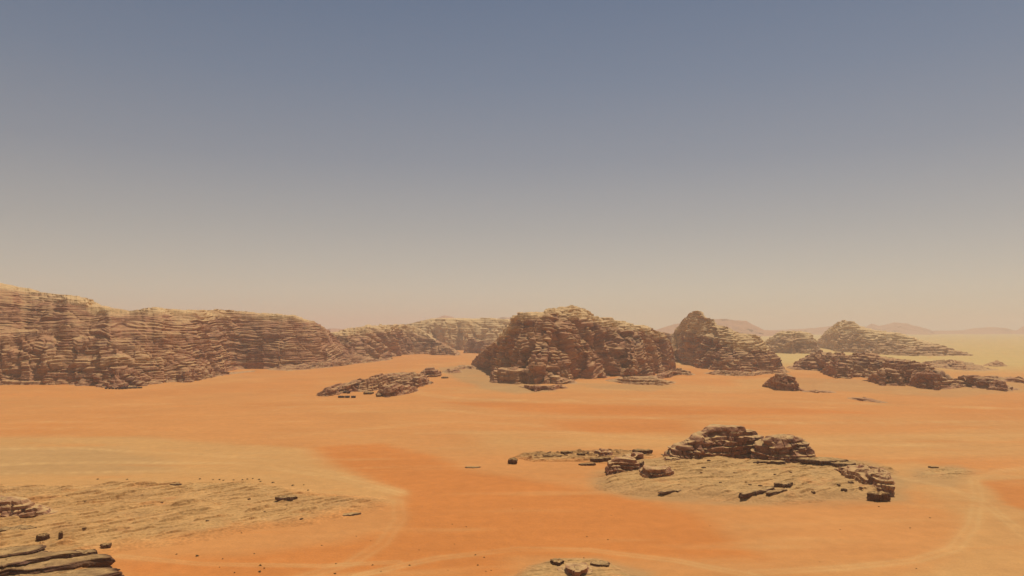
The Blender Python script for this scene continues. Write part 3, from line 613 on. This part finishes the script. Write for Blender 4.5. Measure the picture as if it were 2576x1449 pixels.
# fallen slabs, ledges and boulders round the dome: (name, label, front foot u, v, width px, height px, depth m, options)
LOOSE = [
    ('fallen_slab', 'thin slab propped between the leaning angular slab and the split block', 1600, 1190, 44, 11, 5, dict(tilt=(0.25, 0.05), under=0.2)),
    ('rock_ledge', 'long dark low ledge stepping down beneath the mushroom shaped rock', 1512, 1166, 50, 9, 4, dict(tilt=(0.05, 0), under=0.2)),
    ('rock_ledge', 'thin low ledge trailing off from beneath the mushroom shaped rock', 1478, 1174, 42, 5, 3, dict(tilt=(0.05, 0), under=0.2)),
    ('boulder', 'round boulder with a hollow base alone on the orange sand', 1290, 1170, 24, 11, 4, dict(under=0.3, dome=0.5)),
    ('boulder', 'flat boulder on the strip of crumbling ledges behind the leaning slabs', 1618, 1146, 46, 9, 5, dict(under=0.2)),
    ('rock_ledge', 'long dark flat ledge running out from the right side of the dome', 2070, 1181, 118, 11, 10, dict(under=0.2, tilt=(0.0, 0.02))),
    ('rock_ledge', 'broken ledge end near the pitted rock mound', 2130, 1186, 60, 9, 7, dict(under=0.2)),
    ('boulder', 'dark square block at the foot of the pitted rock mound', 2222, 1264, 48, 17, 5, dict(under=0.12)),
    ('rock_ledge', 'long slanting dark ledge crossing the pale shelf below the dome', 1905, 1256, 130, 9, 4, dict(rot=0.62, under=0.18)),
    ('rock_ledge', 'short slanting ledge just below the long slanting dark ledge', 1958, 1254, 62, 7, 3, dict(rot=0.55, under=0.18)),
    ('rock_ledge', 'knobbly upper end of the long slanting dark ledge', 1978, 1236, 46, 9, 5, dict(rot=0.4, under=0.2)),
    ('rock_ledge', 'thin dark broken ledge near the sand edge of the pale shelf', 1700, 1245, 92, 4, 2.5, dict(rot=0.5, under=0.2)),
    ('stone', 'single dark stone on the sandy end of the pale shelf', 2048, 1252, 9, 5, 1.2, dict(dome=0.2)),
    ('rock_ledge', 'short dark ledge under the right lobe of the dome', 1945, 1180, 60, 6, 4, dict(under=0.2)),
    ('rock_ledge', 'small dark ledge on the strip of crumbling ledges', 1425, 1147, 30, 6, 3, dict(under=0.2)),
    ('rock_ledge', 'low pale ledge among the crumbling ledges', 1390, 1156, 46, 4, 3, dict(under=0.2)),
    ('boulder', 'small dark boulder among the crumbling ledges', 1462, 1152, 18, 6, 2.5, dict(under=0.2)),
    ('rock_ledge', 'flat low ledge alone on the orange sand', 1188, 1180, 38, 2, 3, dict(under=0.1)),
    ('rock_ledge', 'dark low rock on the small grey patch by the tyre tracks', 2352, 1180, 18, 3, 3, dict(under=0.2)),
    ('boulder', 'pale cap stone beside the dark broken slab on the sandy mound', 1402, 1432, 30, 8, 4, dict(under=0.2)),
    ('boulder', 'low stone right of the dark broken slab on the sandy mound', 1512, 1436, 46, 5, 4, dict(under=0.2)),
    ('boulder', 'dark boulder on the wide bedrock shelf above the thick ledges', 100, 1370, 26, 12, 3, dict(under=0.25)),
    ('boulder', 'small upright stone on the wide bedrock shelf', 150, 1370, 8, 13, 1.0, dict(dome=0.2)),
    ('boulder', 'dark stone at the tip of the thick ledges', 262, 1386, 20, 8, 2.5, dict(under=0.2)),
    ('rock_ledge', 'curved dark ledge in the middle of the wide bedrock shelf', 716, 1271, 44, 7, 4, dict(under=0.2, rot=0.15)),
    ('rock_ledge', 'dark lens of rock on the upper edge of the wide bedrock shelf', 438, 1230, 26, 4, 3, dict(under=0.2)),
    ('rock_ledge', 'thin ledge at the sandy tip of the wide bedrock shelf', 880, 1300, 56, 3, 2.5, dict(under=0.2, rot=0.5)),
]
SMALL = dict(sj=1.5, red=0.1, mat=M_NEAR, sc_=0.22, dens=3.4, vdens=4.2, warp=3, lg=24, cap=1.6, lb=26, rag=0.02, lift=1.0, lit_dust=0.95, beds=5.5, amp=4.5, gully=8, lump=7)
massif('leaning_block', 'leaning angular block with a dark pointed face left of the dome outcrop', 'rock',
       [(1526, 1196), (1530, 1168), (1540, 1160), (1560, 1156), (1590, 1158), (1606, 1166), (1616, 1186), (1620, 1196)], [(1526, 1204), (1545, 1203), (1575, 1200), (1600, 1198), (1620, 1197)], crest=7, back=8, q=3, seed=311, dip=0.10, patch=0.35, dark=0.25, **SMALL)
massif('tilted_block', 'dark tilted block lying just behind the leaning angular block', 'rock',
       [(1562, 1164), (1575, 1150), (1600, 1144), (1616, 1146), (1622, 1160)], [(1562, 1168), (1590, 1170), (1622, 1164)], crest=4, back=6, q=4.5, seed=312, dip=0.1, patch=0.3, dark=0.3, **SMALL)
massif('split_block', 'flat topped block split into two thick beds below the dome outcrop', 'rock',
       [(1608, 1206), (1614, 1186), (1630, 1178), (1665, 1177), (1688, 1184), (1696, 1196), (1699, 1210)], [(1608, 1210), (1625, 1220), (1660, 1220), (1699, 1213)], crest=7, back=7, q=3.4, seed=313, patch=0.6, dark=0.05, **SMALL)
massif('mushroom_rock', 'undercut mushroom shaped rock at the end of the crumbling ledges', 'rock',
       [(1492, 1148), (1498, 1138), (1512, 1134), (1532, 1136), (1540, 1148)], [(1492, 1152), (1512, 1155), (1540, 1151)], crest=5, back=6, q=3.5, seed=314, patch=0.3, dark=0.2, **SMALL)
massif('pitted_mound', 'blocky pitted rock mound with dark hollows at the end of the shelf', 'rock',
       [(2110, 1196), (2122, 1184), (2150, 1180), (2180, 1178), (2210, 1184), (2232, 1190), (2246, 1204), (2252, 1228), (2250, 1250)], [(2110, 1205), (2130, 1218), (2170, 1232), (2210, 1248), (2250, 1254)], crest=[(2110, 6), (2180, 20), (2250, 9)], back=12, q=3.0, seed=315, patch=0.7, dark=0.05, **SMALL)
massif('broken_slab', 'dark broken slab set in the pale sandy mound at the valley floor', 'rock',
       [(1392, 1450), (1404, 1440), (1418, 1442), (1432, 1434), (1455, 1431), (1472, 1436), (1486, 1438), (1506, 1450)], [(1392, 1453), (1418, 1456), (1440, 1468), (1470, 1466), (1486, 1456), (1506, 1453)], crest=4, back=5, q=4.0, seed=316, patch=0.3, dark=0.5, **SMALL)
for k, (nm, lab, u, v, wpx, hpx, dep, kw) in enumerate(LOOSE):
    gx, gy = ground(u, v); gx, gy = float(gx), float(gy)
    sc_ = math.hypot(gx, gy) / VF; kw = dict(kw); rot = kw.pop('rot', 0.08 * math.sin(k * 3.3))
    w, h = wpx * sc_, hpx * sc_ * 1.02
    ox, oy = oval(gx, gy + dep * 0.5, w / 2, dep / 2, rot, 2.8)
    opt = dict(seed=200 + k * 11, N=112, face=8, rings=7, jag=0.19, rough=0.5, mix=0.2, rnd=0.10, lit_top=1.0); opt.update(kw)
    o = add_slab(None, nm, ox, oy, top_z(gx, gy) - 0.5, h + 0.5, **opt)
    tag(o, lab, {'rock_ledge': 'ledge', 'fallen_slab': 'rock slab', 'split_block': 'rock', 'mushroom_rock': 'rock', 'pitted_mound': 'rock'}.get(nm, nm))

# thick ledges in the near corner
CORNER = [
    ('thick_ledge', 'thickest dark fronted ledge jutting into the orange sand', 3.2, 3.0, [(-160, 1462), (0, 1440), (90, 1428), (170, 1416), (230, 1408), (277, 1402), (270, 1393), (230, 1388), (150, 1390), (60, 1398), (-160, 1416)], dict(tilt=(0.0, 0.02))),
    ('thick_ledge', 'lower dark ledge just beneath the thickest ledge', 1.7, 2.2, [(-160, 1478), (80, 1476), (180, 1462), (250, 1450), (302, 1438), (296, 1428), (240, 1426), (100, 1440), (-160, 1450)], dict()),
    ('thin_ledge', 'middle stepped ledge lying back on the thickest ledge', 4.3, 1.5, [(-160, 1446), (0, 1424), (50, 1414), (100, 1404), (160, 1394), (205, 1390), (196, 1383), (120, 1384), (40, 1392), (-160, 1408)], dict(jag=0.10)),
    ('thin_ledge', 'small chipped ledge between the middle ledge and the sand', 4.0, 1.3, [(120, 1400), (165, 1397), (215, 1391), (252, 1386), (244, 1381), (190, 1382), (140, 1388)], dict(jag=0.12)),
    ('thin_ledge', 'upper dark edged ledge running back onto the bedrock shelf', 5.2, 1.6, [(-160, 1416), (0, 1399), (50, 1390), (102, 1380), (98, 1371), (50, 1372), (0, 1378), (-160, 1390)], dict(jag=0.09)),
    ('thin_ledge', 'small pale ledge between the corner rock stack and the thick ledges', 1.6, 1.6, [(44, 1331), (70, 1331), (92, 1326), (86, 1320), (50, 1320), (-10, 1330), (-20, 1336)], dict(rough=0.8)),
]
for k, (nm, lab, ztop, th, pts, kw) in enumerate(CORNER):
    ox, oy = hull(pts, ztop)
    opt = dict(seed=400 + k * 13, N=420, face=12, rings=12, jag=0.10, rough=0.5, under=0.09, mix=0.0, lit_top=0.8, rnd=0.05, bedn=5); opt.update(kw)
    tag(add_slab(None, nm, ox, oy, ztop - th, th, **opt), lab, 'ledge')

massif('rock_stack', 'dark flaky layered rock stack beside the wide bedrock shelf', 'rock outcrop', [(-170, 1246), (-60, 1250), (0, 1254), (34, 1256), (52, 1262), (74, 1276), (92, 1284), (112, 1296), (124, 1308)], [(-170, 1322), (-40, 1316), (20, 1313), (70, 1311), (124, 1312)],
       crest=[(-170, 12), (0, 12), (60, 7), (124, 2)], back=12, q=1.7, mat=M_NEAR, sc_=0.2, dens=2.6, vdens=3.0, warp=3, lg=30, cap=1.6, lb=30, rag=0.02, lift=0.8, beds=4.5, amp=5.5, gully=7, lump=7, seed=331, dip=-0.05, patch=0.75, dark=0.25, lit_dust=1.0, red=0.0)


# low tilted outcrop in the middle of the valley
HILL = thing('tilted_outcrop', 'low outcrop of tilted red brown slabs in the middle of the sand valley', 'rock outcrop', tuple(float(q) for q in ground(960, 985)) + (0,))
LOWHILL = dict(sj=1.5, parent=HILL, part='tilted_slab', sc_=0.55, dens=2.4, vdens=4.0, warp=3, lg=26, cap=1.5, lb=30, rag=0.03, beds=4.2, amp=3.6, gully=9, lump=7)
massif('', '', '', [(796, 992), (806, 982), (822, 975), (850, 966), (880, 960), (905, 953), (925, 956), (934, 972)], [(796, 997), (826, 997), (862, 990), (900, 984), (934, 976)], crest=[(796, 8), (850, 26), (934, 12)], back=40, q=2.2, seed=321, dip=-0.25, patch=0.35, dark=0.1, **LOWHILL)
massif('', '', '', [(900, 972), (920, 952), (945, 943), (980, 938), (1030, 936), (1060, 941), (1075, 956)], [(900, 986), (940, 984), (980, 976), (1040, 970), (1075, 960)], crest=[(900, 20), (980, 50), (1075, 20)], back=60, q=1.8, seed=322, dip=-0.15, patch=0.75, **LOWHILL)
massif('', '', '', [(945, 992), (960, 974), (985, 966), (1010, 968), (1035, 970), (1052, 982)], [(945, 996), (975, 999), (1010, 994), (1052, 986)], crest=22, back=30, q=2.6, seed=323, dip=-0.2, patch=0.3, dark=0.15, **LOWHILL)
massif('', '', '', [(1048, 948), (1060, 935), (1072, 926), (1088, 924), (1102, 932), (1110, 944)], [(1048, 950), (1075, 950), (1110, 947)], crest=18, back=30, q=3.0, seed=324, patch=0.2, dark=0.2, **LOWHILL)
massif('', '', '', [(1020, 962), (1040, 950), (1070, 950), (1086, 962)], [(1020, 974), (1050, 977), (1086, 968)], crest=20, back=26, q=2.4, seed=325, dip=0.1, patch=0.4, dark=0.1, **LOWHILL)
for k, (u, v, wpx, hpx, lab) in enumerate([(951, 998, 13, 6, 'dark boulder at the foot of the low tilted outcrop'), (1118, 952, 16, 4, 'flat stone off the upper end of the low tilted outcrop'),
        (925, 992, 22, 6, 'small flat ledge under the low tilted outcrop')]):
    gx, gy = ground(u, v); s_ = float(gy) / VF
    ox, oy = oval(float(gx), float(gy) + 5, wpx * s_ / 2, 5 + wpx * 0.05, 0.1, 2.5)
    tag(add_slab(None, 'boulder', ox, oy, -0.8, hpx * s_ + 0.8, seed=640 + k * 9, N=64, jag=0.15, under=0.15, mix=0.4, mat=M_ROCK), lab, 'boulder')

massif('low_reef', 'flat reddish rock in the gap beside the shaded flank of the central mountain', 'rock reef', [(1140, 928), (1155, 919), (1185, 918), (1200, 926)], [(1140, 930), (1170, 928), (1200, 929)], crest=24, back=30, q=2, beds=1.6, amp=1.4, gully=3, lump=2, lg=14, cap=1.5, seed=47, lb=14, warp=1)
massif('low_reef', 'pale flat rock on grey sand beside the central mountain', 'rock reef', [(1112, 934), (1130, 927), (1150, 928), (1165, 936)], [(1112, 937), (1140, 938), (1165, 938)], crest=20, back=30, q=2, beds=1.6, amp=1.4, gully=3, lump=2, lg=14, cap=1.5, seed=48, patch=0.9, lb=14, warp=1)

# ---------------------------------------------------------------- desert camps
def tent_parts(w, d, h):
    """low black goat hair tent: sagging ridge roof, back and side walls, poles"""
    nx, ny = 9, 7; V, F = [], []
    for i in range(nx):
        for j in range(ny):
            a, b = i / (nx - 1), j / (ny - 1)
            ridge = 1 - abs(2 * b - 1) ** 1.3
            sag = 0.10 * math.sin(a * math.pi * 2.0) ** 2
            V.append(((a - 0.5) * w * 1.06, (b - 0.5) * d * 1.1, h * (0.66 + 0.34 * ridge) - sag * h))
    F = [(i * ny + j, (i + 1) * ny + j, (i + 1) * ny + j + 1, i * ny + j + 1) for i in range(nx - 1) for j in range(ny - 1)]
    n = len(V); V += [(x, y, z - 0.06) for x, y, z in V]; F += [tuple(q + n for q in f[::-1]) for f in F]
    roof = make_mesh('roof', V, F, None, M_TENT)
    t = 0.08; W = []; G = []
    def box(x0, x1, y0, y1, z0, z1):
        b = len(W)
        W.extend([(x, y, z) for z in (z0, z1) for x, y in ((x0, y0), (x1, y0), (x1, y1), (x0, y1))])
        G.extend([tuple(b + q for q in f) for f in ((0, 3, 2, 1), (4, 5, 6, 7), (0, 1, 5, 4), (1, 2, 6, 5), (2, 3, 7, 6), (3, 0, 4, 7))])
    box(-w / 2, w / 2, d / 2 - t, d / 2, -0.2, h * 0.66); box(-w / 2, -w / 2 + t, -d / 2, d / 2 - t - 0.01, -0.2, h * 0.64); box(w / 2 - t, w / 2, -d / 2, d / 2 - t - 0.01, -0.2, h * 0.64)
    box(-w / 2 + t + 0.01, w * 0.1, -d / 2, -d / 2 + t, -0.2, h * 0.63)
    wall = make_mesh('cloth_wall', W, G, None, M_TENTW)
    W, G = [], []; box(-0.04, 0.04, -0.04, 0.04, -0.2, h * 0.95); pole = make_mesh('pole', W, G, None, M_POLE)
    return roof, wall, pole
def tent(u, v, w, label, group, rot=0.0, d=3.0, h=2.3):
    gx, gy = ground(u, v)
    t = thing('bedouin_tent', label, 'tent', (float(gx), float(gy), float(sand_height(gx, gy))), group); t.rotation_euler = (0, 0, rot)
    roof, wall, pole = tent_parts(w, d, h)
    link('roof', roof, t); link('cloth_wall', wall, t)
    for px in (-0.25, 0.25): link('pole', pole, t).location = (px * w, 0, 0)
for k, u in enumerate((267, 276, 284, 292.5, 300.5)): tent(u, 979, 2.1, 'small black tent in the evenly spaced row below the long cliff', 'row of small tents below the long cliff', 0.05 * math.sin(k * 2), 2.2, 2.1)
tent(309, 978.5, 3.0, 'taller dark tent at the end of the row of small tents', None, 0.1, 3.6, 3.0)
tent(317, 978, 3.0, 'second taller dark tent next to the row of small tents', None, -0.1, 3.4, 2.9)
for k, u in enumerate((328, 340, 352)): tent(u, 977 - 0.5 * k, 4.0, 'long low tent beyond the two taller tents below the long cliff', 'long low tents below the long cliff', 0.0, 3.0, 1.8)
for k, u in enumerate((856.5, 874, 889)): tent(u, 1000.5, 4.2, 'long dark tent in the front row of the camp by the tilted outcrop', 'front row tents by the tilted outcrop', 0.03 * k, 3.0, 2.2)
tent(864, 1000.5, 2.0, 'smallest square tent in the front row by the tilted outcrop', None, 0, 2.2, 2.0)
tent(868, 989, 3.0, 'dark tent in the back row of the camp by the tilted outcrop', 'back row tents by the tilted outcrop', 0, 3.0, 2.6)
tent(877, 989.5, 3.0, 'dark tent in the back row of the camp by the tilted outcrop', 'back row tents by the tilted outcrop', 0, 3.0, 2.6)

# ---------------------------------------------------------------- dry shrubs and stones
def shrub_mesh(seed, r=0.8, n=70):
    rs = np.random.RandomState(seed); V, F = [], []
    for i in range(n):
        a, e = rs.uniform(0, 2 * math.pi), rs.uniform(0.1, 1.45); q = r * rs.uniform(0.45, 1.0) * (0.75 + 0.25 * math.sin(3 * a + seed))
        c = np.array((math.cos(a) * math.cos(e) * q, math.sin(a) * math.cos(e) * q, 0.05 + math.sin(e) * q * 0.75))
        d = rs.normal(size=3); d /= np.linalg.norm(d); e2 = np.cross(d, rs.normal(size=3)); e2 /= np.linalg.norm(e2)
        s = r * rs.uniform(0.12, 0.26); b = len(V)
        V += [c - d * s, c + e2 * s * 0.4, c + d * s, c - e2 * s * 0.4]; F.append((b, b + 1, b + 2, b + 3))
    fol = make_mesh('foliage', np.array(V), np.array(F), None, M_SHRUB)
    V, F = [], []
    for i in range(6):
        a = i * 1.05 + seed; b = len(V); tip = np.array((math.cos(a) * r * 0.5, math.sin(a) * r * 0.5, r * 0.55)); w = 0.03 * r
        p = np.array((-math.sin(a), math.cos(a), 0)) * w
        V += [-p, p, tip + p * 0.5, tip - p * 0.5]; F.append((b, b + 1, b + 2, b + 3))
    return fol, make_mesh('stem', np.array(V), np.array(F), None, M_STEM)
SHRUBS = [shrub_mesh(k) for k in range(4)]
def shrub(u, v, size, label, group, k):
    gx, gy = ground(u, v); gx, gy = float(gx), float(gy)
    fol, stem = SHRUBS[k % 4]
    t = thing('desert_shrub', label, 'shrub', (gx, gy, top_z(gx, gy)), group)
    t.scale = (size, size, size * 0.9); t.rotation_euler = (0, 0, k * 1.7)
    link('foliage', fol, t); link('stem', stem, t)
for k, (u, v, s_) in enumerate([(503, 1206, .9), (536, 1208, .7), (552, 1208, .9), (562, 1210, .8), (588, 1209, .7), (610, 1209, .9), (622, 1207, .8), (636, 1206, .7), (652, 1208, .9), (655, 1213, .8), (686, 1216, 1.0), (618, 1214, .7), (320, 1206, .8), (246, 1206, .8), (736, 1224, 1.0), (775, 1238, .8), (764, 1222, .6)]):
    shrub(u, v, s_ * 1.15, 'small dry bush along the upper edge of the wide bedrock shelf', 'bushes along the upper edge of the wide shelf', k)
rs = random.Random(5)
spots = [(496, 1401, 1.0), (655, 1425, .8), (653, 1441, .9), (665, 1432, .6), (843, 1445, .7), (845, 1420, .5), (1030, 1424, .6), (640, 1395, .5), (560, 1408, .5), (1448, 1455, .5)]
spots += [(rs.uniform(420, 1250), rs.uniform(1350, 1449), rs.uniform(.35, .6)) for _ in range(14)] + [(rs.uniform(1050, 2400), rs.uniform(1270, 1440), rs.uniform(.3, .6)) for _ in range(18)]
for k, (u, v, s_) in enumerate(spots): shrub(u, v, s_, 'tiny dry bush dotted over the orange sand', 'tiny bushes on the orange sand', k)
STONES = []
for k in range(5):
    ox, oy = oval(0, 0, 0.9, 0.6, 0.3 * k, 2.4); V, F, C, _ = slab_mesh(ox, oy, -0.2, 0.75, seed=800 + k, N=20, face=4, rings=3, jag=0.2, under=0.15, dome=0.1, mix=0.2, lit_top=0.4)
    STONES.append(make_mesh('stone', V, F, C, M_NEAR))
def stones(n, box, size, label, group, seed):
    r_ = random.Random(seed)
    for i in range(n):
        u, v = r_.uniform(box[0], box[1]), r_.uniform(box[2], box[3]); gx, gy = ground(u, v)
        o = tag(link('stone', STONES[i % 5]), label, 'stone', group)
        s_ = r_.uniform(*size); o.location = (float(gx), float(gy), top_z(float(gx), float(gy))); o.scale = (s_, s_, s_); o.rotation_euler = (0, 0, r_.uniform(0, 6))
stones(12, (1690, 2000, 1172, 1240, 1), (0.4, 1.1), 'loose stone lying on the pale shelf in front of the layered dome', 'stones on the shelf below the dome', 3)
stones(14, (1335, 1620, 1138, 1160, 1), (0.6, 1.5), 'loose dark stone among the crumbling ledges', 'stones among the crumbling ledges', 4)
stones(14, (60, 800, 1250, 1350, 1), (0.3, 0.8), 'loose stone lying on the wide bedrock shelf', 'stones on the wide bedrock shelf', 5)
stones(8, (2110, 2260, 1190, 1262, 1), (0.6, 1.6), 'loose block around the pitted rock mound', 'blocks around the pitted mound', 6)

# ---------------------------------------------------------------- dusty air
def build_haze():
    m = bpy.data.materials.new('dusty_air'); m.use_nodes = True; nt = m.node_tree; nt.nodes.clear()
    o_ = nt.nodes.new('ShaderNodeOutputMaterial'); v = nt.nodes.new('ShaderNodeVolumePrincipled')
    v.inputs['Color'].default_value = (0.86, 0.785, 0.685, 1); v.inputs['Density'].default_value = 1.2e-4; v.inputs['Anisotropy'].default_value = 0.2
    nt.links.new(v.outputs[0], o_.inputs['Volume'])
    s, z0, z1 = 17500.0, -8.0, 265.0
    V = [(x, y, z) for z in (z0, z1) for x, y in ((-s, -s), (s, -s), (s, s), (-s, s))]
    F = [(0, 3, 2, 1), (4, 5, 6, 7), (0, 1, 5, 4), (1, 2, 6, 5), (2, 3, 7, 6), (3, 0, 4, 7)]
    o = link('haze', make_mesh('haze', V, F, None, m)); o['kind'] = 'stuff'
build_haze()
